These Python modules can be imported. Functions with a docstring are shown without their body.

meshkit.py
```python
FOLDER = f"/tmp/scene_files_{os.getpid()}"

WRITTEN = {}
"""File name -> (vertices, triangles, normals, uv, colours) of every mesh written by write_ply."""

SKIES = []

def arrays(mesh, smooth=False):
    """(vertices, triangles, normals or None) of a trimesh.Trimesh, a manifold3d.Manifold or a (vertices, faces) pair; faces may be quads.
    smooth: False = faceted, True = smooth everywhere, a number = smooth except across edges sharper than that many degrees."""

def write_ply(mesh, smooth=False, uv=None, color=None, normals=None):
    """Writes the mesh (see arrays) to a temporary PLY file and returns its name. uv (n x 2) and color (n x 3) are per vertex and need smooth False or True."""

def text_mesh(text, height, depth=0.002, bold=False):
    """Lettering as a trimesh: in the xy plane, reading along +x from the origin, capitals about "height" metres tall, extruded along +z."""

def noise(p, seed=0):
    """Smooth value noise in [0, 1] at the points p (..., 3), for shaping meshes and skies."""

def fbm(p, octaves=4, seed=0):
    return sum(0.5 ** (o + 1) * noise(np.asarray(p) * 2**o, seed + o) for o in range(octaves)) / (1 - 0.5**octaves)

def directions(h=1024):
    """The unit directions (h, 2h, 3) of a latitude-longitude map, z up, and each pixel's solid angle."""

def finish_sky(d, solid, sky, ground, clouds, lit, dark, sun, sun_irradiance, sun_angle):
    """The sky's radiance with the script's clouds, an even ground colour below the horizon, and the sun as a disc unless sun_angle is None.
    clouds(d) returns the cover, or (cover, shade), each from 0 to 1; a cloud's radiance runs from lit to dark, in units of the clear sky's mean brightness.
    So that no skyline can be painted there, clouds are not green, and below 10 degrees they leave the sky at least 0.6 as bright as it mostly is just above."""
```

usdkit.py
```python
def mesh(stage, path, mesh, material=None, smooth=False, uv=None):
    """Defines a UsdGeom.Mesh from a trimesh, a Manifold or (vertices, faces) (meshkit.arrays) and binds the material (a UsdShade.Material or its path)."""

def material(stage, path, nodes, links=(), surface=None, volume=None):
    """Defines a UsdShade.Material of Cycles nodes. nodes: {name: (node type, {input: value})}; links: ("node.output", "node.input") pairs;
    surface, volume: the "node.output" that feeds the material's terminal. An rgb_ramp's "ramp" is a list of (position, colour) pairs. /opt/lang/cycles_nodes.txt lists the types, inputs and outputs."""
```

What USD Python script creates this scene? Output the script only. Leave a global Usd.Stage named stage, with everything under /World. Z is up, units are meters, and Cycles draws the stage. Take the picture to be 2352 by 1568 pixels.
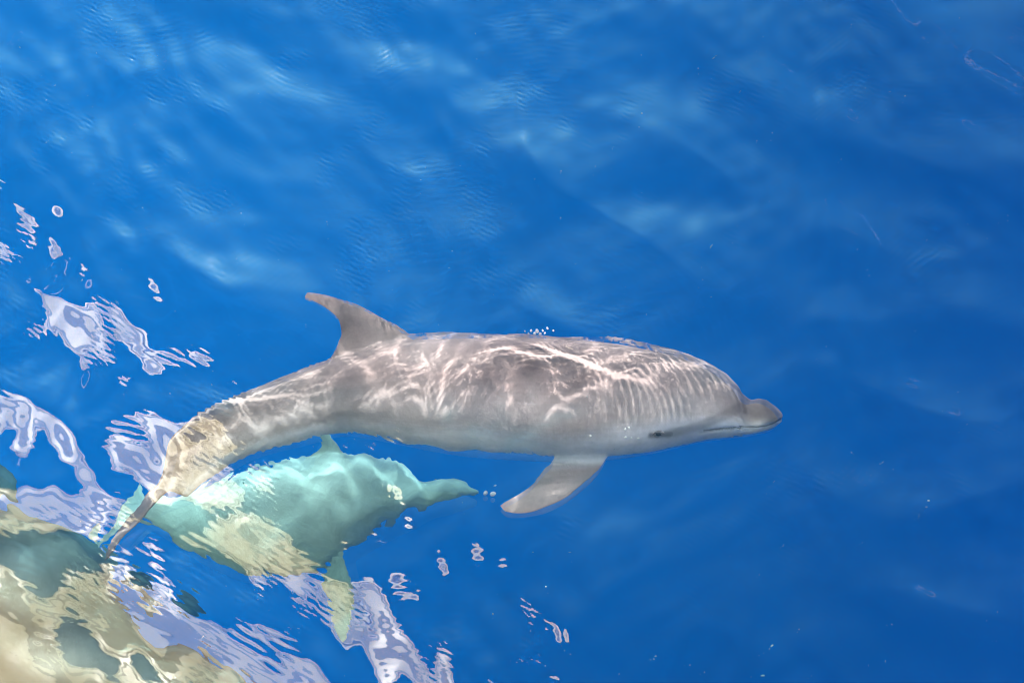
import math
import numpy as np
import trimesh
import manifold3d as m3
import usdkit
import meshkit
from scipy.interpolate import PchipInterpolator
from scipy.ndimage import gaussian_filter, map_coordinates
from scipy.spatial import cKDTree
from pxr import Usd, UsdGeom, UsdLux, UsdShade, Gf, Sdf, Vt

stage = Usd.Stage.CreateInMemory()
UsdGeom.SetStageUpAxis(stage, UsdGeom.Tokens.z)
UsdGeom.Xform.Define(stage, '/World')
T = Sdf.ValueTypeNames

# ------------------------------------------------------------------ camera, sky, sun, exposure
PITCH = math.radians(72.0)          # degrees below the horizon
EYE = np.array([0.0, 0.0, 5.0])
HALF_W = 0.371                      # tangent of half the horizontal angle
HALF_H = HALF_W * 682 / 1024
EXPOSURE = 2.2
SUN_EL, SUN_AZ = math.radians(40.0), math.radians(-5.0)

RIGHT = np.array([1.0, 0, 0])
UP = np.array([0, math.sin(PITCH), math.cos(PITCH)])
BACK = np.array([0, -math.cos(PITCH), math.sin(PITCH)])
SUN = np.array([math.sin(SUN_AZ) * math.cos(SUN_EL), math.cos(SUN_AZ) * math.cos(SUN_EL), math.sin(SUN_EL)])

cam = UsdGeom.Camera.Define(stage, '/World/camera')
cam.AddTranslateOp().Set(tuple(EYE))
cam.AddRotateXOp().Set(90 - math.degrees(PITCH))
cam.CreateHorizontalApertureAttr(36.0)
cam.CreateFocalLengthAttr(18.0 / HALF_W)
cam.CreateExposureAttr(EXPOSURE)
cam.CreateClippingRangeAttr((0.1, 5000.0))

sky_mat = usdkit.material(stage, '/World/Looks/sky_look', {
    'sky': ('sky_texture', {'sky_type': 'single_scattering', 'sun_disc': False, 'sun_elevation': SUN_EL, 'sun_rotation': SUN_AZ,
                            'air_density': 0.55, 'aerosol_density': 0.8, 'ozone_density': 2.0}),
    'tc': ('texture_coordinate', {}),
    'xyz': ('separate_xyz', {}),
    'up': ('math', {'math_type': 'maximum', 'value2': 0.06}),
    'flat': ('vector_math', {'math_type': 'scale'}),
    'inv': ('math', {'math_type': 'divide', 'value1': 1.0}),
    'noise': ('noise_texture', {'scale': 1.5, 'detail': 6.0, 'roughness': 0.55, 'distortion': 0.4}),
    'cover': ('map_range', {'from_min': 0.64, 'from_max': 0.69, 'to_min': 0.0, 'to_max': 1.0, 'clamp': True}),
    'cloudy': ('mix', {'color2': (13.0, 12.2, 12.4)}),
    'deep': ('mix', {'mix_type': 'multiply', 'fac': 1.0, 'color2': (0.34, 0.95, 1.0)}),
    'shift': ('vector_math', {'math_type': 'add', 'vector2': (11.3, 8.2, 2.9)}),
    'bg': ('background_shader', {'strength': 0.06}),
}, [('tc.generated', 'xyz.vector'), ('xyz.z', 'up.value1'), ('up.value', 'inv.value2'), ('tc.generated', 'flat.vector1'), ('inv.value', 'flat.scale'),
    ('flat.vector', 'shift.vector1'), ('shift.vector', 'noise.vector'), ('noise.fac', 'cover.value'), ('cover.result', 'cloudy.fac'), ('sky.color', 'deep.color1'), ('deep.color', 'cloudy.color1'),
    ('cloudy.color', 'bg.color')], surface='bg.background')
sky = UsdLux.DomeLight.Define(stage, '/World/sky')
UsdShade.MaterialBindingAPI.Apply(sky.GetPrim()).Bind(sky_mat)

sun = UsdLux.DistantLight.Define(stage, '/World/sun')
sun.CreateNormalizeAttr(True)
sun.CreateIntensityAttr(1.25)
sun.CreateAngleAttr(0.5)
sun.CreateColorAttr(Gf.Vec3f(1.0, 0.95, 0.87))
sun.AddTransformOp().Set(Gf.Matrix4d().SetLookAt(Gf.Vec3d(*map(float, SUN)), Gf.Vec3d(0, 0, 0), Gf.Vec3d(0, 0, 1)).GetInverse())


# ------------------------------------------------------------------ helpers
def tag(prim, **kw):
    prim = prim.GetPrim() if hasattr(prim, 'GetPrim') else prim
    for k, v in kw.items():
        prim.SetCustomDataByKey(k, v)
    return prim


tag(sky, kind='structure')
WATER_IOR = 1.36


def pixel_ray(px, py):
    """The direction through a point of the photograph, in pixels of a 2352 x 1568 view of it."""
    x, y = (px - 1176) / 1176 * HALF_W, -(py - 784) / 784 * HALF_H
    d = RIGHT * x + UP * y - BACK
    return d / np.linalg.norm(d)


def under_water(px, py, origin, normal):
    """Where the ray, bent by a calm surface, meets a plane below the water."""
    d = pixel_ray(px, py)
    p = EYE + d * (-EYE[2] / d[2])
    h = d * [1, 1, 0] / WATER_IOR
    r = h - np.array([0, 0, math.sqrt(1 - h @ h)])
    return p + r * (((origin - p) @ normal) / (r @ normal))


def primvar(mesh_prim, name, values, kind=T.FloatArray):
    UsdGeom.PrimvarsAPI(mesh_prim).CreatePrimvar(name, kind, 'vertex').Set(Vt.FloatArray.FromNumpy(np.asarray(values, np.float32)))


# ------------------------------------------------------------------ dolphins
class Frame:
    """A plane at right angles to the view axis through a point under water: u right, v up in the picture, w towards the eye."""

    def __init__(self, px, py, z):
        self.o = under_water(px, py, np.array([0, 0, z]), np.array([0, 0, 1.0]))

    def uv(self, pts):
        out = [under_water(x, y, self.o, BACK) - self.o for x, y in pts]
        return np.array([[q @ RIGHT, q @ UP] for q in out])

    def world(self, uvw):
        uvw = np.asarray(uvw)
        return self.o + uvw[:, :1] * RIGHT + uvw[:, 1:2] * UP + uvw[:, 2:3] * BACK


def grid_faces(n, m):
    """n rings of m points, closed at both ends by a fan about an extra point at each end."""
    i, j = np.meshgrid(np.arange(n - 1), np.arange(m), indexing='ij')
    a, b, c, d = i * m + j, i * m + (j + 1) % m, (i + 1) * m + (j + 1) % m, (i + 1) * m + j
    f = np.concatenate([np.stack([a, b, c], -1).reshape(-1, 3), np.stack([a, c, d], -1).reshape(-1, 3)])
    k = np.arange(m)
    s, e = n * m, n * m + 1
    f = np.vstack([f, np.stack([np.full(m, s), (k + 1) % m, k], -1), np.stack([np.full(m, e), (n - 1) * m + k, (n - 1) * m + (k + 1) % m], -1)])
    return f


def outward(v, f):
    t = trimesh.Trimesh(v, f, process=False)
    return f[:, ::-1] if t.volume < 0 else f


def loft(rings):
    rings = np.asarray(rings)
    n, m, _ = rings.shape
    v = np.vstack([rings.reshape(-1, 3), rings[0].mean(0), rings[-1].mean(0)])
    return v, outward(v, grid_faces(n, m))


def blade(lead, trail, w_of, thick, n=60, m=40):
    """A fin: leading and trailing edges as (u, v) points from root to tip; w_of(t) the depth along the span; thick the share of the chord."""
    t0 = np.linspace(0, 1, len(lead))
    t = 1 - (1 - np.linspace(0, 1, n)) ** 1.35
    L, R = PchipInterpolator(t0, lead)(t), PchipInterpolator(np.linspace(0, 1, len(trail)), trail)(t)
    a = np.linspace(0, 2 * np.pi, m, endpoint=False)
    c = (1 + np.cos(a)) / 2                                  # 1 at the leading edge, 0 at the trailing edge
    prof = np.sin(a) * (0.25 + 0.75 * np.sqrt(np.clip(c, 0, 1)))
    rings = []
    for k in range(n):
        chord = L[k] - R[k]
        uv = R[k] + c[:, None] * chord
        th = thick * max(np.linalg.norm(chord), 0.03) * (1 - 0.45 * t[k])
        w = np.broadcast_to(w_of(t[k]), (m,)) + prof * th
        rings.append(np.column_stack([uv, w]))
    return loft(rings)


def to_manifold(v, f):
    return m3.Manifold(m3.Mesh(np.asarray(v, np.float32), np.asarray(f, np.uint32)))


def body_rings(frame, stations, wide, shift, roll, n=230, m=96):
    """Rings about the spine. stations: (top, bottom) picture points from tail to beak; wide: half width towards the eye as a share of the half height."""
    top, bot = frame.uv([s[0] for s in stations]), frame.uv([s[1] for s in stations])
    mid = (top + bot) / 2
    s = np.concatenate([[0], np.cumsum(np.linalg.norm(np.diff(mid, axis=0), axis=1))])
    q = np.linspace(0, 1, n)
    q = s[-1] * (q + 0.10 * np.sin(2 * np.pi * q) / (2 * np.pi) * -1)
    tp, bt = PchipInterpolator(s, top)(q), PchipInterpolator(s, bot)(q)
    tp, bt = (gaussian_filter(x, (0.9, 0), mode='nearest') for x in (tp, bt))
    wd, sh = PchipInterpolator(s, wide)(q), PchipInterpolator(s, shift)(q)
    a = np.linspace(0, 2 * np.pi, m, endpoint=False)         # 0 = top of the picture, a quarter turn = towards the eye
    rings, along, around = [], [], []
    for k in range(n):
        c, h = (tp[k] + bt[k]) / 2, (tp[k] - bt[k]) / 2
        H = np.linalg.norm(h)
        ca, sa = np.cos(a), np.sin(a)
        # a dolphin's section: rounder back, slightly flatter flanks
        e = 2.15
        r = (np.abs(ca) ** e + np.abs(sa) ** e) ** (-1 / e)
        uv = c + (r * ca)[:, None] * h
        w = r * sa * H * wd[k] + sh[k]
        rings.append(np.column_stack([uv, w]))
        along.append(np.full(m, q[k] / s[-1]))
        around.append(a + roll)
    return np.array(rings), np.concatenate(along), np.concatenate(around), q / s[-1]


def flukes(root_a, root_b, chord_back, tip_near, tip_far, thick):
    """Two tail lobes as one thin leaf. root_a, root_b: (u, v, w) of the front and back of the root; tips in the same space."""
    parts = []
    for tip in (tip_near, tip_far):
        n, m = 40, 28
        t = 1 - (1 - np.linspace(0, 1, n)) ** 1.3
        lead = PchipInterpolator([0, .35, .7, 1], [root_a, root_a * .62 + tip * .38, root_a * .22 + tip * .78 - 0.00 * chord_back, tip])(t)
        trail = PchipInterpolator([0, .3, .7, 1], [root_b, root_b * .70 + tip * .30 - chord_back * .10, root_b * .30 + tip * .70 - chord_back * .12, tip + chord_back * .02])(t)
        a = np.linspace(0, 2 * np.pi, m, endpoint=False)
        c = (1 + np.cos(a)) / 2
        prof = np.sin(a) * (0.3 + 0.7 * np.sqrt(np.clip(c, 0, 1)))
        span = tip - root_a
        nrm = np.cross(span, root_a - root_b)
        nrm /= np.linalg.norm(nrm)
        rings = [trail[k] + c[:, None] * (lead[k] - trail[k]) + prof[:, None] * nrm * thick * (1 - .7 * t[k]) for k in range(n)]
        parts.append(loft(rings))
    return parts


def fuse(body, fins, edge, soften=0.055):
    """One continuous body: union, an even net, and a fillet where the fins meet the trunk."""
    bm = to_manifold(*body)
    fm = [to_manifold(*f) for f in fins]
    whole = bm
    for f in fm:
        whole = whole + f
    whole = max(whole.decompose(), key=lambda x: x.volume())
    whole = whole.refine_to_length(edge)
    k = whole.to_mesh()
    mesh = trimesh.Trimesh(np.asarray(k.vert_properties[:, :3], float), np.asarray(k.tri_verts, int), process=True, merge_norm=True, merge_tex=True)
    # vertices close to both the trunk and a fin are the joint
    tb = cKDTree(body[0])
    v = mesh.vertices.copy()
    near_fin = cKDTree(np.vstack([f[0] for f in fins])).query(v)[0]
    near_body = tb.query(v)[0]
    joint = np.clip(1 - np.maximum(near_fin, near_body) / soften, 0, 1) ** 0.5
    from scipy.sparse import coo_matrix
    e = mesh.edges_unique
    n = len(v)
    A = coo_matrix((np.ones(2 * len(e)), (np.r_[e[:, 0], e[:, 1]], np.r_[e[:, 1], e[:, 0]])), shape=(n, n)).tocsr()
    deg = np.asarray(A.sum(1))
    for _ in range(26):
        v += (A @ v / deg - v) * (0.06 + 0.55 * joint[:, None]) * (1 if _ < 26 else 0)
    for _ in range(4):
        v += (A @ v / deg - v) * 0.30
        v -= (A @ v / deg - v) * 0.31
    mesh.vertices = v
    return mesh


def smooth01(x, a, b):
    t = np.clip((x - a) / (b - a), 0, 1)
    return t * t * (3 - 2 * t)


def seg_dist(p, line):
    """Distance of the points from a polyline, both (n, 2)."""
    best = np.full(len(p), 9.0)
    for a, b in zip(line[:-1], line[1:]):
        d = b - a
        t = np.clip(((p - a) @ d) / (d @ d), 0, 1)
        best = np.minimum(best, np.linalg.norm(p - (a + t[:, None] * d), axis=1))
    return best


def dolphin_skin(name, back, flank, belly, mark):
    """Wet skin: the animal's own countershading and the darker lines and patches come from the mesh, the mottling from noise."""
    return usdkit.material(stage, f'/World/Looks/{name}', {
        'dark': ('attribute', {'attribute': 'backness'}), 'pale': ('attribute', {'attribute': 'belly'}), 'marks': ('attribute', {'attribute': 'mark'}),
        'pos': ('texture_coordinate', {}),
        'n1': ('noise_texture', {'scale': 7.0, 'detail': 4.0, 'roughness': 0.6}), 'n2': ('noise_texture', {'scale': 60.0, 'detail': 3.0}),
        'r1': ('map_range', {'from_min': 0.3, 'from_max': 0.7, 'to_min': 0.82, 'to_max': 1.16}),
        'r2': ('map_range', {'from_min': 0.3, 'from_max': 0.7, 'to_min': 0.93, 'to_max': 1.06}),
        'mm': ('math', {'math_type': 'multiply'}),
        'c1': ('mix', {'color1': flank, 'color2': back}), 'c2': ('mix', {'color2': belly}), 'c3': ('mix', {'color2': mark}),
        'c4': ('mix', {'mix_type': 'multiply', 'fac': 1.0}),
        'bump': ('bump', {'strength': 0.12, 'distance': 0.01}),
        'p': ('principled_bsdf', {'roughness': 0.45, 'specular_ior_level': 0.12}),
    }, [('pos.object', 'n1.vector'), ('pos.object', 'n2.vector'), ('n1.fac', 'r1.value'), ('n2.fac', 'r2.value'), ('r1.result', 'mm.value1'), ('r2.result', 'mm.value2'),
        ('dark.fac', 'c1.fac'), ('c1.color', 'c2.color1'), ('pale.fac', 'c2.fac'), ('c2.color', 'c3.color1'), ('marks.fac', 'c3.fac'),
        ('c3.color', 'c4.color1'), ('mm.value', 'c4.color2'), ('c4.color', 'p.base_color'), ('n2.fac', 'bump.height'), ('bump.normal', 'p.normal')], surface='p.BSDF')


def build_dolphin(name, label, frame, stations, wide, shift, roll, fins, fluke, skin, marks, edge, eye=None, mouth=None):
    rings, along, around, q = body_rings(frame, stations, wide, shift, roll)
    body = loft(rings)
    mesh = fuse(body, [blade(*f) for f in fins] + flukes(*fluke), edge)
    v = np.asarray(mesh.vertices)
    # countershading, read off the nearest point of the trunk
    flat = rings.reshape(-1, 3)
    near = cKDTree(flat).query(v)
    near_i, near_d = near[1], near[0]
    phi = around[near_i]
    s = along[near_i]
    c = np.cos(phi)                                           # 1 on the back ridge, -1 on the belly line
    wob = meshkit.fbm(v * 9 + 3.1, 3, 5) - 0.5
    on_body = 1 - smooth01(near_d, 0.015, 0.05)
    backness = smooth01(c + 0.35 * wob, 0.05, 0.80) * on_body + 1.0 * (1 - on_body)
    throat = 0.30 * smooth01(s, 0.66, 0.84)
    belly = smooth01(-c + 0.22 * wob + throat, 0.02, 0.42) * on_body
    mark = np.zeros(len(v))
    uv = v[:, :2]
    front = v[:, 2] > 0
    for line, width, strength in marks:
        d = seg_dist(uv, frame.uv(line))
        mark = np.maximum(mark, strength * (1 - smooth01(d, width * 0.35, width)) * front)
    if mouth is not None:                                     # the mouth's groove
        d = seg_dist(uv, frame.uv(mouth))
        groove = (1 - smooth01(d, 0.0, 0.007)) * front
        nrm = trimesh.Trimesh(v, mesh.faces, process=False).vertex_normals
        v = v - nrm * (0.005 * groove)[:, None]
        mark = np.maximum(mark, 0.9 * (1 - smooth01(d, 0.001, 0.0045)) * front)
        m = frame.uv(mouth)[::-1]
        lip = np.interp(uv[:, 0], m[:, 0], m[:, 1])
        jaw = smooth01(lip - uv[:, 1], 0.0, 0.006) * smooth01(uv[:, 0], m[0, 0] - 0.10, m[0, 0])
        belly = np.maximum(belly, jaw * on_body)
    wv = frame.world(v)
    root = UsdGeom.Xform.Define(stage, f'/World/{name}')
    o = frame.o
    root.AddTranslateOp().Set(tuple(map(float, o)))
    tag(root, label=label, category='dolphin')
    # RIGHT, UP, BACK is right-handed, so the winding holds
    pm = usdkit.mesh(stage, f'/World/{name}/body', (wv - o, np.asarray(mesh.faces)), skin, smooth=True)
    primvar(pm, 'backness', backness)
    primvar(pm, 'belly', belly)
    primvar(pm, 'mark', mark)
    if eye is not None:
        e = frame.uv([eye[0]])[0]
        k = np.argmin(np.linalg.norm(uv - e, axis=1) - 5 * v[:, 2] * 0.02)
        cand = np.where((np.linalg.norm(uv - e, axis=1) < 0.01) & front)[0]
        k = cand[np.argmax(v[cand, 2])] if len(cand) else k
        nrm = trimesh.Trimesh(v, mesh.faces, process=False).vertex_normals[k]
        ball = trimesh.creation.icosphere(3, 1.0)
        B = np.column_stack([[1, 0, 0], np.cross(nrm, [1, 0, 0]), nrm])
        for part, size, push, mat in (('eyeball', (0.0105, 0.0062, 0.006), 0.002, 'eye_look'), ('eyelid', (0.024, 0.006, 0.006), 0.0, None)):
            b = ball.vertices * size
            if part == 'eyelid':                              # the fold above the eye
                b = b + [0, 0, 0]
                b[:, 1] += 0.0105 - 60 * b[:, 0] ** 2 * 0.25
            p = v[k] + (b + [0, 0, push]) @ B.T
            usdkit.mesh(stage, f'/World/{name}/{part}', (frame.world(p) - o, ball.faces), f'/World/Looks/{mat}' if mat else eyelid_look, smooth=True)
    return wv, mesh


usdkit.material(stage, '/World/Looks/eye_look', {'p': ('principled_bsdf', {'base_color': (0.012, 0.010, 0.010), 'roughness': 0.15})}, surface='p.BSDF')
eyelid_look = usdkit.material(stage, '/World/Looks/eyelid_look', {'n': ('noise_texture', {'scale': 90.0}), 'r': ('rgb_ramp', {'ramp': [(0.3, (0.10, 0.085, 0.09)), (0.7, (0.15, 0.13, 0.135))]}),
                              'p': ('principled_bsdf', {'roughness': 0.5, 'specular_ior_level': 0.1})}, [('n.fac', 'r.fac'), ('r.color', 'p.base_color')], surface='p.BSDF')

near_skin = dolphin_skin('near_skin', (0.285, 0.21, 0.205), (0.50, 0.42, 0.43), (0.92, 0.86, 0.95), (0.085, 0.058, 0.052))
deep_skin = dolphin_skin('deep_skin', (0.46, 0.46, 0.43), (0.50, 0.50, 0.48), (0.58, 0.58, 0.57), (0.20, 0.18, 0.18))

F1 = Frame(1100, 920, -0.30)
st1 = [((374, 1104), (428, 1136)), ((389, 1054), (466, 1106)), ((402, 1000), (520, 1070)), ((442, 958), (568, 1044)), ((505, 930), (625, 1026)), ((590, 889), (682, 1013)),
       ((660, 858), (732, 1000)), ((720, 830), (790, 988)), ((790, 806), (850, 996)), ((865, 784), (912, 1007)), ((950, 769), (985, 1022)), ((1060, 766), (1080, 1036)),
       ((1180, 764), (1180, 1043)), ((1290, 768), (1290, 1047)), ((1400, 776), (1395, 1043)), ((1490, 791), (1480, 1032)), ((1560, 808), (1540, 1020)), ((1620, 832), (1600, 1005)),
       ((1663, 859), (1645, 998)), ((1692, 886), (1684, 994)), ((1710, 911), (1707, 991)), ((1722, 917), (1720, 990)), ((1745, 912), (1740, 986)), ((1770, 921), (1764, 981)),
       ((1790, 939), (1786, 972)), ((1798, 950), (1795, 964))]
wide1 = [.50, .45, .46, .52, .60, .68, .74, .80, .84, .88, .92, .94, .95, .95, .95, .96, .97, .98, .98, .96, .92, .95, 1.05, 1.1, 1.0, .9]
uv1 = F1.uv
fin1 = (uv1([(1010, 806), (952, 770), (882, 727), (810, 692), (750, 674), (712, 669)]), uv1([(735, 850), (764, 800), (785, 762), (783, 735), (752, 704), (706, 679)]),
        lambda t: 0.02 + 0.10 * t, 0.075)
pec1 = (uv1([(1405, 985), (1393, 1042), (1362, 1084), (1332, 1111), (1290, 1140), (1240, 1160), (1185, 1167), (1158, 1160)]),
        uv1([(1275, 985), (1270, 1044), (1243, 1079), (1216, 1109), (1195, 1125), (1172, 1138), (1155, 1146), (1149, 1150)]),
        lambda t: 0.09 + 0.05 * t, 0.055)
ra, rb = np.r_[uv1([(424, 1090)])[0], 0.0], np.r_[uv1([(326, 1142)])[0], 0.0]
tn, tf = np.r_[uv1([(262, 1272)])[0], 0.16], np.r_[uv1([(455, 1085)])[0], -0.30]
fl1 = (ra, rb, ra - rb, tn, tf, 0.019)
near_v, near_mesh = build_dolphin(
    'dolphin', 'large brown grey dolphin just under the surface, light rippling over its back', F1, st1, wide1, [0.0] * len(st1), math.radians(-22),
    [fin1, pec1], fl1, near_skin,
    [([(1527, 981), (1603, 962), (1680, 932), (1713, 914)], 0.028, 0.40), ([(1489, 983), (1532, 982)], 0.018, 0.72),  # darker band from eye to beak; darker patch at the eye
     ([(1728, 930), (1755, 935), (1785, 948)], 0.052, 0.50), ([(1698, 898), (1715, 916), (1704, 936)], 0.014, 0.55)], 0.0085, eye=((1507, 985),),  # darker beak, and a darker line at its crease
    mouth=[(1799, 955), (1776, 965), (1757, 969), (1718, 971), (1652, 970), (1606, 977)])

F2 = Frame(700, 1170, -1.05)
st2 = [((300, 1166), (312, 1194)), ((340, 1150), (350, 1214)), ((400, 1128), (405, 1252)), ((480, 1100), (480, 1292)), ((560, 1074), (560, 1316)), ((640, 1054), (640, 1310)),
       ((720, 1040), (715, 1292)), ((790, 1034), (790, 1265)), ((850, 1040), (855, 1230)), ((905, 1056), (905, 1204)), ((945, 1077), (948, 1184)), ((975, 1096), (980, 1166)),
       ((992, 1100), (996, 1160)), ((1015, 1099), (1018, 1155)), ((1045, 1103), (1047, 1147)), ((1075, 1111), (1076, 1138)), ((1094, 1120), (1094, 1130))]
wide2 = [.5, .46, .5, .62, .72, .8, .86, .9, .92, .94, .95, .95, .95, 1.0, 1.05, 1.0, .9]
uv2 = F2.uv
fin2 = (uv2([(815, 1062), (800, 1032), (775, 1006), (748, 990), (722, 983)]), uv2([(690, 1075), (694, 1044), (706, 1022), (712, 1002), (718, 986)]), lambda t: 0.02 + 0.06 * t, 0.08)
pec2 = (uv2([(800, 1225), (808, 1285), (824, 1350), (824, 1400), (815, 1440), (804, 1466)]), uv2([(725, 1235), (738, 1290), (758, 1335), (778, 1385), (788, 1430), (799, 1468)]), lambda t: 0.06 - 0.06 * t, 0.06)
ra, rb = np.r_[uv2([(325, 1176)])[0], 0.0], np.r_[uv2([(262, 1192)])[0], 0.0]
tn, tf = np.r_[uv2([(250, 1252)])[0], 0.16], np.r_[uv2([(305, 1112)])[0], -0.16]
fl2 = (ra, rb, ra - rb, tn, tf, 0.012)
deep_v, deep_mesh = build_dolphin(
    'dolphin_001', 'pale turquoise dolphin swimming deeper, below and behind the tail of the nearer one', F2, st2, wide2, [0.0] * len(st2), math.radians(-30),
    [fin2, pec2], fl2, deep_skin, [], 0.012)

# ------------------------------------------------------------------ the sea's surface
rng = np.random.default_rng(11)


def axis(a, b, step, far, grow=1.22):
    inner = np.arange(a, b + step / 2, step)
    d, out = step, [0.0]
    while out[-1] < far:
        d *= grow
        out.append(out[-1] + d)
    out = np.array(out[1:])
    return np.concatenate([a - out[::-1], inner, inner[-1] + out])


CAUSTIC_BASE = 0.21                       # transparency outside the caustic net that is painted into the surface
STEP = 0.0055
XS, YS = axis(-2.75, 2.65, STEP, 320.0), axis(0.05, 3.75, STEP, 320.0)
X, Y = np.meshgrid(XS, YS, indexing='ij')


def field(X, Y, seed, lam, n, spread, heading, power=0.0):
    """A random sea of n sines: wavelengths lam = (short, long), unit slope, crests at right angles to the heading."""
    g = np.random.default_rng(seed)
    L = np.exp(g.uniform(math.log(lam[0]), math.log(lam[1]), n))
    th = heading + g.normal(0, spread, n)
    amp = (L / lam[1]) ** power
    amp *= math.sqrt(2.0 / np.sum(amp ** 2))
    h = np.zeros_like(X)
    for l, t, p, a in zip(L, th, g.uniform(0, 6.283, n), amp):
        k = 2 * math.pi / l
        h += (a / k) * np.sin(k * (math.cos(t) * X + math.sin(t) * Y) + p)
    return h


def patch(X, Y, seed, size, a, b):
    n = meshkit.fbm(np.stack([X / size + 13.7, Y / size + 4.2, np.full_like(X, seed * 7.3)], -1), 3, seed)
    return smooth01(n, a, b)


ia_fine = (slice(60, 900), slice(60, 600))


def sea(X, Y):
    HEAD = math.radians(57)
    inner = np.clip(1 - np.maximum(np.abs(X + 0.05) - 2.6, 0) / 3.0, 0, 1) * np.clip(1 - np.maximum(np.abs(Y - 1.9) - 1.75, 0) / 3.0, 0, 1)
    wake = smooth01(-0.75 * X - 0.9 * Y + 1.25, 0.0, 1.4)      # choppier towards the boat
    wx = X + 0.10 * np.sin(2.1 * Y + 0.7) + 0.06 * np.sin(4.3 * X + 1.0)
    wy = Y + 0.10 * np.sin(2.4 * X + 2.0)
    h = 0.034 * field(wx, wy, 1, (0.9, 2.6), 14, 0.55, HEAD)
    h += (0.070 + 0.040 * wake) * field(wx, wy, 2, (0.28, 0.85), 26, 0.50, HEAD, 0.4) * inner
    rip = patch(X, Y, 3, 0.55, 0.46, 0.70)
    h += (0.036 + 0.018 * rip + 0.042 * wake) * field(wx, wy, 4, (0.078, 0.25), 40, 1.0, HEAD, 0.30) * inner
    for seed, size, head, lo, hi, lam, slope in ((5, 0.34, 72, 0.54, 0.70, (0.020, 0.030), 0.020), (7, 0.42, 20, 0.55, 0.70, (0.024, 0.036), 0.015), (9, 0.30, 112, 0.56, 0.72, (0.022, 0.034), 0.022)):
        train = patch(X, Y, seed, size, lo, hi)
        h += (0.0035 + slope * train) * field(X + 0.16 * np.sin(2.6 * Y + seed), Y + 0.16 * np.sin(2.9 * X + 2 * seed), seed + 30, lam, 10, 0.13, math.radians(head)) * inner
    h += 0.055 * wake * patch(X, Y, 12, 0.25, 0.38, 0.62) * field(X + 0.04 * np.sin(5 * Y), Y + 0.03 * np.sin(6 * X), 50, (0.020, 0.036), 12, 0.14, math.radians(74)) * inner
    # crests that come to an edge, with steep fine ripples and sparkles here and there
    f = field(X + 0.12 * np.sin(2.2 * Y + 1.0), Y + 0.12 * np.sin(2.5 * X + 4.0), 71, (0.6, 1.3), 14, 0.6, HEAD)
    f = f / f[ia_fine].std()
    h -= 0.0065 * np.sqrt(f ** 2 + 0.02) * patch(X, Y, 14, 0.7, 0.36, 0.60) * inner
    h += 0.10 * patch(X, Y, 16, 0.16, 0.575, 0.66) * field(X, Y, 72, (0.014, 0.024), 10, 0.25, math.radians(60)) * inner
    near_hull = np.clip(0.95 - (X * 0.626 + Y * 0.78), 0, 2.2)   # the water falls away towards the hull, behind its bow wave
    h -= 0.16 * near_hull ** 3 / 3 / 1.85 ** 2 * inner
    return h


Z = sea(X, Y)


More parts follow.
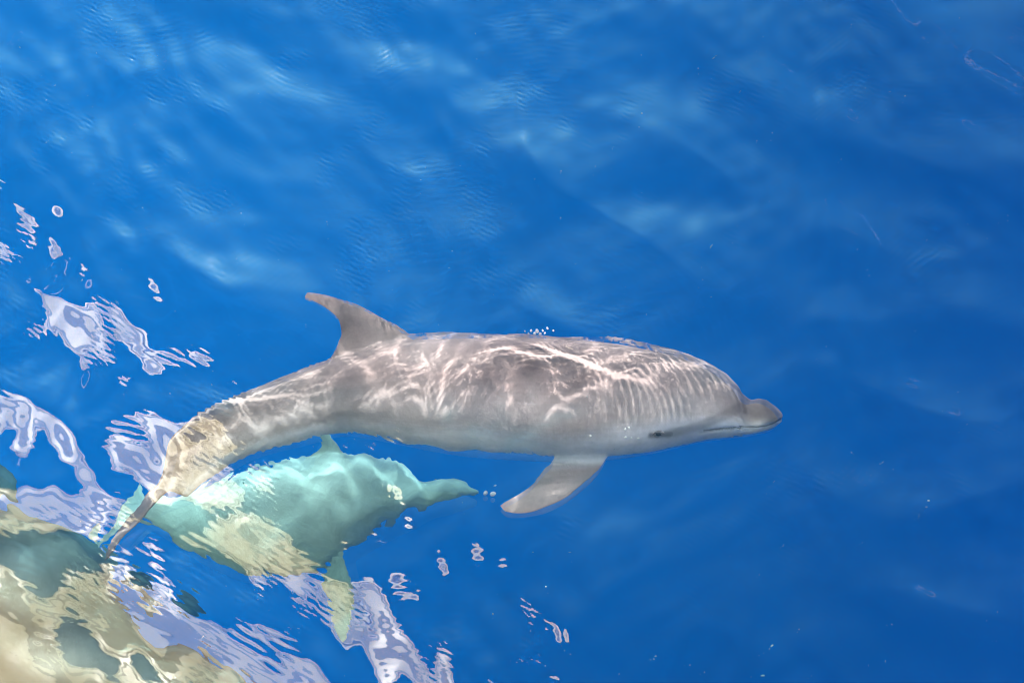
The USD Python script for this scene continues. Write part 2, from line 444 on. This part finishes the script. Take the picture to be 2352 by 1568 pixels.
def caustics(depth, box, step, blur):
    """How the sea's own waves gather the sunlight at a depth: rays bent at the surface and counted on a level plane.
    Returns density(x, y), mean 1."""
    x = np.arange(box[0], box[1], step)
    y = np.arange(box[2], box[3], step)
    gx, gy = np.meshgrid(x, y, indexing='ij')
    ix = (gx - XS[ia]) / STEP + ia
    iy = (gy - YS[ja]) / STEP + ja
    z = map_coordinates(Z, [ix, iy], order=3, mode='nearest')
    zx, zy = np.gradient(z, step)
    nz = 1 / np.sqrt(1 + zx ** 2 + zy ** 2)
    nx, ny = -zx * nz, -zy * nz
    d = -SUN
    eta = 1 / 1.33
    ci = -(d[0] * nx + d[1] * ny + d[2] * nz)
    k = eta * ci - np.sqrt(1 - eta ** 2 * (1 - ci ** 2))
    rx, ry, rz = eta * d[0] + k * nx, eta * d[1] + k * ny, eta * d[2] + k * nz
    t = (-depth - z) / rz
    hx, hy = (gx + rx * t).ravel(), (gy + ry * t).ravel()
    ex = np.arange(box[0], box[1] + step, 0.003)
    ey = np.arange(box[2] - depth, box[3] + step, 0.003)
    H = np.histogram2d(hx, hy, [ex, ey])[0]
    H = gaussian_filter(H, blur / 0.003)
    good = H[60:-60, 60:-60]
    H /= good[good > 0].mean()
    # where the calm sea would bend the same light to, so that the net lies under the waves that make it
    ch = np.array([d[0], d[1]]) * eta
    cz = math.sqrt(1 - ch @ ch)
    off = ch / cz * depth

    def at(px, py):
        return map_coordinates(H, [(px + off[0] - ex[0]) / 0.003 - .5, (py + off[1] - ey[0]) / 0.003 - .5], order=1, mode='nearest')
    return at


ia, ja = int(np.argmin(np.abs(XS + 2.75))), int(np.argmin(np.abs(YS - 0.05)))


def footprint(v, grow):
    """Where the sunlight that falls on the points enters the water, as a soft mask over the sea's grid."""
    p = v[:, :2] + SUN[:2] * (-v[:, 2:3] / SUN[2])
    hx = np.arange(-2.75, 2.65, 0.02)
    hy = np.arange(0.05, 3.75, 0.02)
    H = np.histogram2d(p[:, 0], p[:, 1], [hx, hy])[0] > 0
    H = np.clip(gaussian_filter(H.astype(float), grow / 0.02) * 1.6 - 0.25, 0, 1)
    return map_coordinates(H, [(X - hx[0]) / 0.02 - .5, (Y - hy[0]) / 0.02 - .5], order=1, mode='constant', cval=0)


box1 = (near_v[:, 0].min() - .3, near_v[:, 0].max() + .35, max(near_v[:, 1].min() - .2, 0.1), near_v[:, 1].max() + 1.1)
c1 = caustics(0.50, box1, 0.0014, 0.0020)
box2 = (deep_v[:, 0].min() - .1, deep_v[:, 0].max() + .6, 0.1, min(deep_v[:, 1].max() + 1.8, 3.7))
c2 = caustics(1.1, box2, 0.003, 0.014)
m1, m2 = footprint(near_v, 0.03), footprint(deep_v, 0.06)
C = np.ones_like(X)
w2 = m2 > 0
C[w2] += (np.clip(c2(X[w2], Y[w2]), 0.3, 2.2) - 1)[...] * m2[w2] * 0.9
C *= 1 - 0.75 * smooth01(1.15 - (X * 0.626 + Y * 0.78), 0.1, 0.6)   # less transparency towards the boat, to thin the deeper dolphin's double image
w1 = m1 > 0
D1 = np.clip(1.05 * c1(X[w1], Y[w1]) ** 1.45, 0.2, 9.0)
C[w1] = C[w1] * (1 - m1[w1]) + D1 * m1[w1]  # caustic net laid over the near dolphin's footprint only

zx = np.gradient(Z, XS, axis=0)
zy = np.gradient(Z, YS, axis=1)
N = np.stack([-zx, -zy, np.ones_like(Z)], -1)
N /= np.linalg.norm(N, axis=-1, keepdims=True)
nx_, ny_ = X.shape
V = np.stack([X, Y, Z], -1).reshape(-1, 3)
I, J = np.meshgrid(np.arange(nx_ - 1), np.arange(ny_ - 1), indexing='ij')
Q = (I * ny_ + J).ravel()
quads = np.stack([Q, Q + ny_, Q + ny_ + 1, Q + 1], -1)

BLUE_Z = -6.0                      # added blue sheet at its shallow side; its slope darkens the right
# sides and bottom, below the blue sheet, close the body of water
rim = np.concatenate([np.arange(ny_ - 1), np.arange(nx_ - 1) * ny_ + ny_ - 1, (nx_ - 1) * ny_ + np.arange(ny_ - 1, 0, -1), np.arange(nx_ - 1, 0, -1) * ny_])
n0 = len(V)
low = V[rim].copy()
low[:, 2] = -24.0
cb = n0 + len(rim)
V = np.vstack([V, low, [[0, 0, -24.0]]])
k = np.arange(len(rim))
k1 = (k + 1) % len(rim)
side = np.stack([rim[k], n0 + k, n0 + k1, rim[k1]], -1)
side2 = np.stack([n0 + k, np.full(len(k), cb), n0 + k1], -1)

water_mat = usdkit.material(stage, '/World/Looks/sea_water', {
    'caustic_net': ('attribute', {'attribute': 'gather'}),       # precomputed caustic light web stored on the mesh, painted in as transparency
    'lw': ('layer_weight', {'blend': 0.5}),
    'p5': ('math', {'math_type': 'power', 'value2': 5.0}),
    'fr': ('math', {'math_type': 'multiply_add', 'value2': 0.90, 'value3': 0.10}),
    'fi': ('fresnel', {'IOR': 1.62}),
    'one': ('math', {'math_type': 'subtract', 'value1': 1.0}),
    'rest': ('math', {'math_type': 'subtract', 'value1': 1.0}),
    'bent': ('math', {'math_type': 'multiply'}),
    'gl': ('glossy_bsdf', {'color': (1, 1, 1), 'roughness': 0.04, 'distribution': 'ggx'}),
    'rf': ('refraction_bsdf', {'roughness': 0.0, 'IOR': WATER_IOR}),
    'tr': ('transparent_bsdf', {}),
    'body': ('add_closure', {}),
    'out': ('mix_closure', {}),
    'vol': ('absorption_volume', {'color': (0.0, 0.88, 0.94), 'density': 0.36}),
}, [('caustic_net.fac', 'tr.color'), ('caustic_net.fac', 'rest.value2'), ('fi.fac', 'one.value2'), ('rest.value', 'bent.value1'), ('one.value', 'bent.value2'), ('bent.value', 'rf.color'),
    ('rf.BSDF', 'body.closure1'), ('tr.BSDF', 'body.closure2'), ('lw.facing', 'p5.value1'), ('p5.value', 'fr.value1'), ('fr.value', 'out.fac'),
    ('body.closure', 'out.closure1'), ('gl.BSDF', 'out.closure2')], surface='out.closure', volume='vol.volume')
wm = UsdGeom.Mesh.Define(stage, '/World/water')
wm.CreatePointsAttr(Vt.Vec3fArray.FromNumpy(V.astype(np.float32)))
wm.CreateFaceVertexCountsAttr(Vt.IntArray.FromNumpy(np.concatenate([np.full(len(quads), 4), np.full(len(side), 4), np.full(len(side2), 3)]).astype(np.int32)))
wm.CreateFaceVertexIndicesAttr(Vt.IntArray.FromNumpy(np.concatenate([quads.ravel(), side.ravel(), side2.ravel()]).astype(np.int32)))
wm.CreateSubdivisionSchemeAttr('none')
NN = np.vstack([N.reshape(-1, 3), np.tile([0, 0, -1.0], (len(rim) + 1, 1))])
wm.CreateNormalsAttr(Vt.Vec3fArray.FromNumpy(NN.astype(np.float32)))
wm.SetNormalsInterpolation('vertex')
cc = np.concatenate([C.ravel(), np.ones(len(rim) + 1)]).astype(np.float32)
primvar(wm, 'gather', np.clip(CAUSTIC_BASE * cc, 0.03, 0.95))  # caustic light painted into the surface's transparency above the dolphins
UsdShade.MaterialBindingAPI.Apply(wm.GetPrim()).Bind(water_mat)
tag(wm, kind='structure')

# ------------------------------------------------------------------ an added sheet, coloured to stand in for the blue of deep water
blue_mat = usdkit.material(stage, '/World/Looks/blue_sheet_look', {
    'pos': ('geometry', {}), 'n': ('noise_texture', {'scale': 0.12, 'detail': 3.0}),
    'r': ('rgb_ramp', {'ramp': [(0.3, (0.0, 0.22, 0.56)), (0.7, (0.0, 0.245, 0.62))]}), 'd': ('diffuse_bsdf', {})},
    [('pos.position', 'n.vector'), ('n.fac', 'r.fac'), ('r.color', 'd.color')], surface='d.BSDF')
g = np.concatenate([-np.geomspace(340, 13, 12), np.linspace(-12, 12, 97), np.geomspace(13, 340, 12)])
bx, by = np.meshgrid(g, g, indexing='ij')
fall = 1 / (1 + np.exp(-(bx - 0.30 * (by - 2.0) - 3.0) / 3.0))
bz = BLUE_Z - 8.5 * fall + 0.3 * (meshkit.fbm(np.stack([bx / 5, by / 5, bx * 0], -1), 3, 2) - 0.5)  # slope shaped so that the blue darkens to the right
i, j = np.meshgrid(np.arange(len(g) - 1), np.arange(len(g) - 1), indexing='ij')
q = (i * len(g) + j).ravel()
blue_mesh = usdkit.mesh(stage, '/World/blue_sheet', (np.stack([bx, by, bz], -1).reshape(-1, 3), np.stack([q, q + len(g), q + len(g) + 1, q + 1], -1)), blue_mat, smooth=True)
tag(blue_mesh, kind='structure')

# ------------------------------------------------------------------ the boat, out of the frame on the left: its bow mirrors in the waves
hull_mat = usdkit.material(stage, '/World/Looks/hull_white', {
    'pos': ('geometry', {}), 'n': ('noise_texture', {'scale': 1.3, 'detail': 4.0}), 'r': ('rgb_ramp', {'ramp': [(0.3, (0.90, 0.71, 0.40)), (0.7, (0.94, 0.76, 0.46))]}),
    'p': ('principled_bsdf', {'roughness': 0.5, 'specular_ior_level': 0.3})}, [('pos.position', 'n.vector'), ('n.fac', 'r.fac'), ('r.color', 'p.base_color')], surface='p.BSDF')
trim_mat = usdkit.material(stage, '/World/Looks/hull_trim', {'n': ('noise_texture', {'scale': 20.0}), 'r': ('rgb_ramp', {'ramp': [(0.3, (0.40, 0.30, 0.17)), (0.7, (0.50, 0.38, 0.22))]}),
                           'p': ('principled_bsdf', {'roughness': 0.7, 'specular_ior_level': 0.1})}, [('n.fac', 'r.fac'), ('r.color', 'p.base_color')], surface='p.BSDF')
bottom_mat = usdkit.material(stage, '/World/Looks/hull_bottom', {'pos': ('geometry', {}), 'n': ('noise_texture', {'scale': 3.0, 'detail': 4.0}), 'r': ('rgb_ramp', {'ramp': [(0.35, (0.17, 0.155, 0.13)), (0.65, (0.30, 0.28, 0.24))]}),
                            'p': ('principled_bsdf', {'roughness': 0.7, 'specular_ior_level': 0.1})}, [('pos.position', 'n.vector'), ('n.fac', 'r.fac'), ('r.color', 'p.base_color')], surface='p.BSDF')
DECK = 4.1
ALONG = np.array([0.78, -0.626, 0])      # the way the boat's side runs, past the photographer at its rail
OUT = np.array([0.626, 0.78, 0])


def side_line(s, z, off=0.0):
    """A point of the hull's side: s metres along from the photographer (ahead is minus), at a height; the side flares out towards the deck."""
    bow = np.maximum(-s - 1.0, 0)
    flare = np.interp(z, [-2.4, -1.5, -0.9, -0.4, 0.0, 0.8, 1.8, 2.6, 3.3], [-0.05, 0.17, 0.09, -0.24, -0.60, -0.42, -0.22, -0.08, 0.0]) + 0.06 * max(z - 3.3, 0)
    out = -0.47 - 0.035 * bow ** 2 - 0.30 * np.maximum(s - 0.1, 0) ** 1.7 + flare + off
    return ALONG * s + OUT * out + np.array([0, 0, z])


boat = UsdGeom.Xform.Define(stage, '/World/boat')
tag(boat, label='cream boat hull at the lower left corner, under water and mirrored in ripples', category='boat')


def side_sheet(z0, z1, nz, off, thick=0.05):
    rings = []
    for s_ in np.linspace(-7.0, 5.0, 80):
        zz = np.linspace(z0, z1, nz)
        rings.append([side_line(s_, z, off) for z in zz] + [side_line(s_, z, off - thick) for z in zz[::-1]])
    return loft(rings)


usdkit.mesh(stage, '/World/boat/hull', side_sheet(0.06, DECK, 30, 0.0, 3.0), hull_mat, smooth=35)
usdkit.mesh(stage, '/World/boat/underwater_hull', side_sheet(-2.4, 0.055, 26, 0.0, 3.0), bottom_mat, smooth=35)


def tube_mesh(path, r, sides=10):
    path = np.asarray(path, float)
    t = np.gradient(path, axis=0)
    t /= np.linalg.norm(t, axis=1, keepdims=True)
    up = np.where(np.abs(t[:, 2:]) < 0.9, [0, 0, 1.0], [1.0, 0, 0])
    a = np.cross(t, up)
    a /= np.linalg.norm(a, axis=1, keepdims=True)
    b = np.cross(t, a)
    th = np.arange(sides) * 2 * np.pi / sides
    return loft(path[:, None] + r * (np.cos(th)[None, :, None] * a[:, None] + np.sin(th)[None, :, None] * b[:, None]))


usdkit.mesh(stage, '/World/boat/boot_stripe', side_sheet(0.5, 1.05, 8, 0.008), trim_mat, smooth=35)
usdkit.mesh(stage, '/World/boat/side_band', side_sheet(2.55, 2.95, 8, 0.008), trim_mat, smooth=35)
usdkit.mesh(stage, '/World/boat/side_band_001', side_sheet(1.5, 1.85, 8, 0.008), trim_mat, smooth=35)
ss = np.linspace(-6.8, 4.8, 60)
usdkit.mesh(stage, '/World/boat/rubbing_strake', tube_mesh([side_line(k, 3.25, 0.03) for k in ss], 0.05), hull_mat, smooth=True)

# ------------------------------------------------------------------ bubbles and drifting specks
bubble_mat = usdkit.material(stage, '/World/Looks/bubble', {
    'lw': ('layer_weight', {'blend': 0.72}), 'gl': ('glossy_bsdf', {'color': (1, 1, 1), 'roughness': 0.1}), 'df': ('diffuse_bsdf', {'color': (0.9, 0.92, 0.92)}),
    'tr': ('transparent_bsdf', {}), 'a': ('mix_closure', {'fac': 0.8}), 'k': ('math', {'math_type': 'multiply_add', 'value2': 0.5, 'value3': 0.45}), 'out': ('mix_closure', {})},
    [('gl.BSDF', 'a.closure1'), ('df.BSDF', 'a.closure2'), ('lw.facing', 'k.value1'), ('k.value', 'out.fac'), ('tr.BSDF', 'out.closure1'), ('a.closure', 'out.closure2')], surface='out.closure')
ball = trimesh.creation.icosphere(2, 1.0)
count = [0]


def bubble(px, py, z, r, label, group=None):
    p = under_water(px, py, np.array([0, 0, z]), np.array([0, 0, 1.0]))
    b = ball.vertices * r * (1 + 0.08 * np.sin(ball.vertices[:, [1, 2, 0]] * 3 + px))
    name = 'bubble' if count[0] == 0 else f'bubble_{count[0]:03d}'
    count[0] += 1
    m = usdkit.mesh(stage, f'/World/{name}', (b, ball.faces), bubble_mat, smooth=True)
    m.AddTranslateOp().Set(tuple(map(float, p)))
    tag(m, label=label, category='bubble')
    if group:
        tag(m, group=group)


bubble(1114, 1133, -0.35, 0.0095, 'round air bubble nearest the beak of the deeper turquoise dolphin')
bubble(1131, 1137, -0.35, 0.0095, 'second air bubble ahead of the deeper dolphin, towards the nearer dolphin\'s flipper')
bubble(1133, 1118, -0.35, 0.0045, 'smallest bubble just above the pair ahead of the deeper dolphin\'s beak')
for n, (px, py, r) in enumerate([(1206, 759, 2.2), (1214, 764, 2.8), (1220, 757, 3.4), (1228, 763, 4.2), (1234, 758, 5.2), (1241, 764, 4.4), (1247, 757, 2.6), (1252, 763, 3.2), (1258, 752, 2.4), (1272, 758, 2.6)]):
    word = ['leftmost', 'second from left', 'third from left', 'fourth from left', 'fifth and largest', 'sixth from left', 'fourth from right', 'third from right', 'second from right', 'rightmost'][n]
    bubble(px, py, -0.05, r * 0.0013, f'tiny white bubble, {word} in the row of spray above the nearer dolphin\'s back', 'spray of bubbles above the back')
for px, py, r, word in [(1357, 1000, 3.6, 'farthest from the eye, above the flipper'), (1436, 985, 3.8, 'upper left of the pair level with the eye'), (1445, 981, 3.0, 'upper right of the pair level with the eye'),
                        (1437, 1003, 3.2, 'left end of the lower row'), (1450, 1005, 2.6, 'middle of the lower row'), (1466, 1006, 2.4, 'right end of the lower row')]:
    bubble(px, py, -0.04, r * 0.0012, f'tiny bubble on the nearer dolphin\'s cheek, {word}', 'bubbles over the cheek')

speck = trimesh.creation.icosphere(1, 1.0)
vs, fs = [], []
for n in range(190):
    px, py = rng.uniform(40, 2340), rng.uniform(20, 1560)
    z = -rng.uniform(0.02, 0.9)
    p = under_water(px, py, np.array([0, 0, z]), np.array([0, 0, 1.0]))
    r = rng.uniform(0.0009, 0.0024) * (1.5 if rng.random() < 0.1 else 1)
    vs.append(speck.vertices * r * rng.uniform(0.6, 1.5, 3) + p)
    fs.append(speck.faces + n * len(speck.vertices))
speck_mat = usdkit.material(stage, '/World/Looks/speck', {'d': ('diffuse_bsdf', {'color': (0.35, 0.5, 0.5)})}, surface='d.BSDF')
sp = usdkit.mesh(stage, '/World/plankton', (np.vstack(vs), np.vstack(fs)), speck_mat)
tag(sp, kind='stuff', label='tiny pale specks drifting in the blue water', category='plankton')
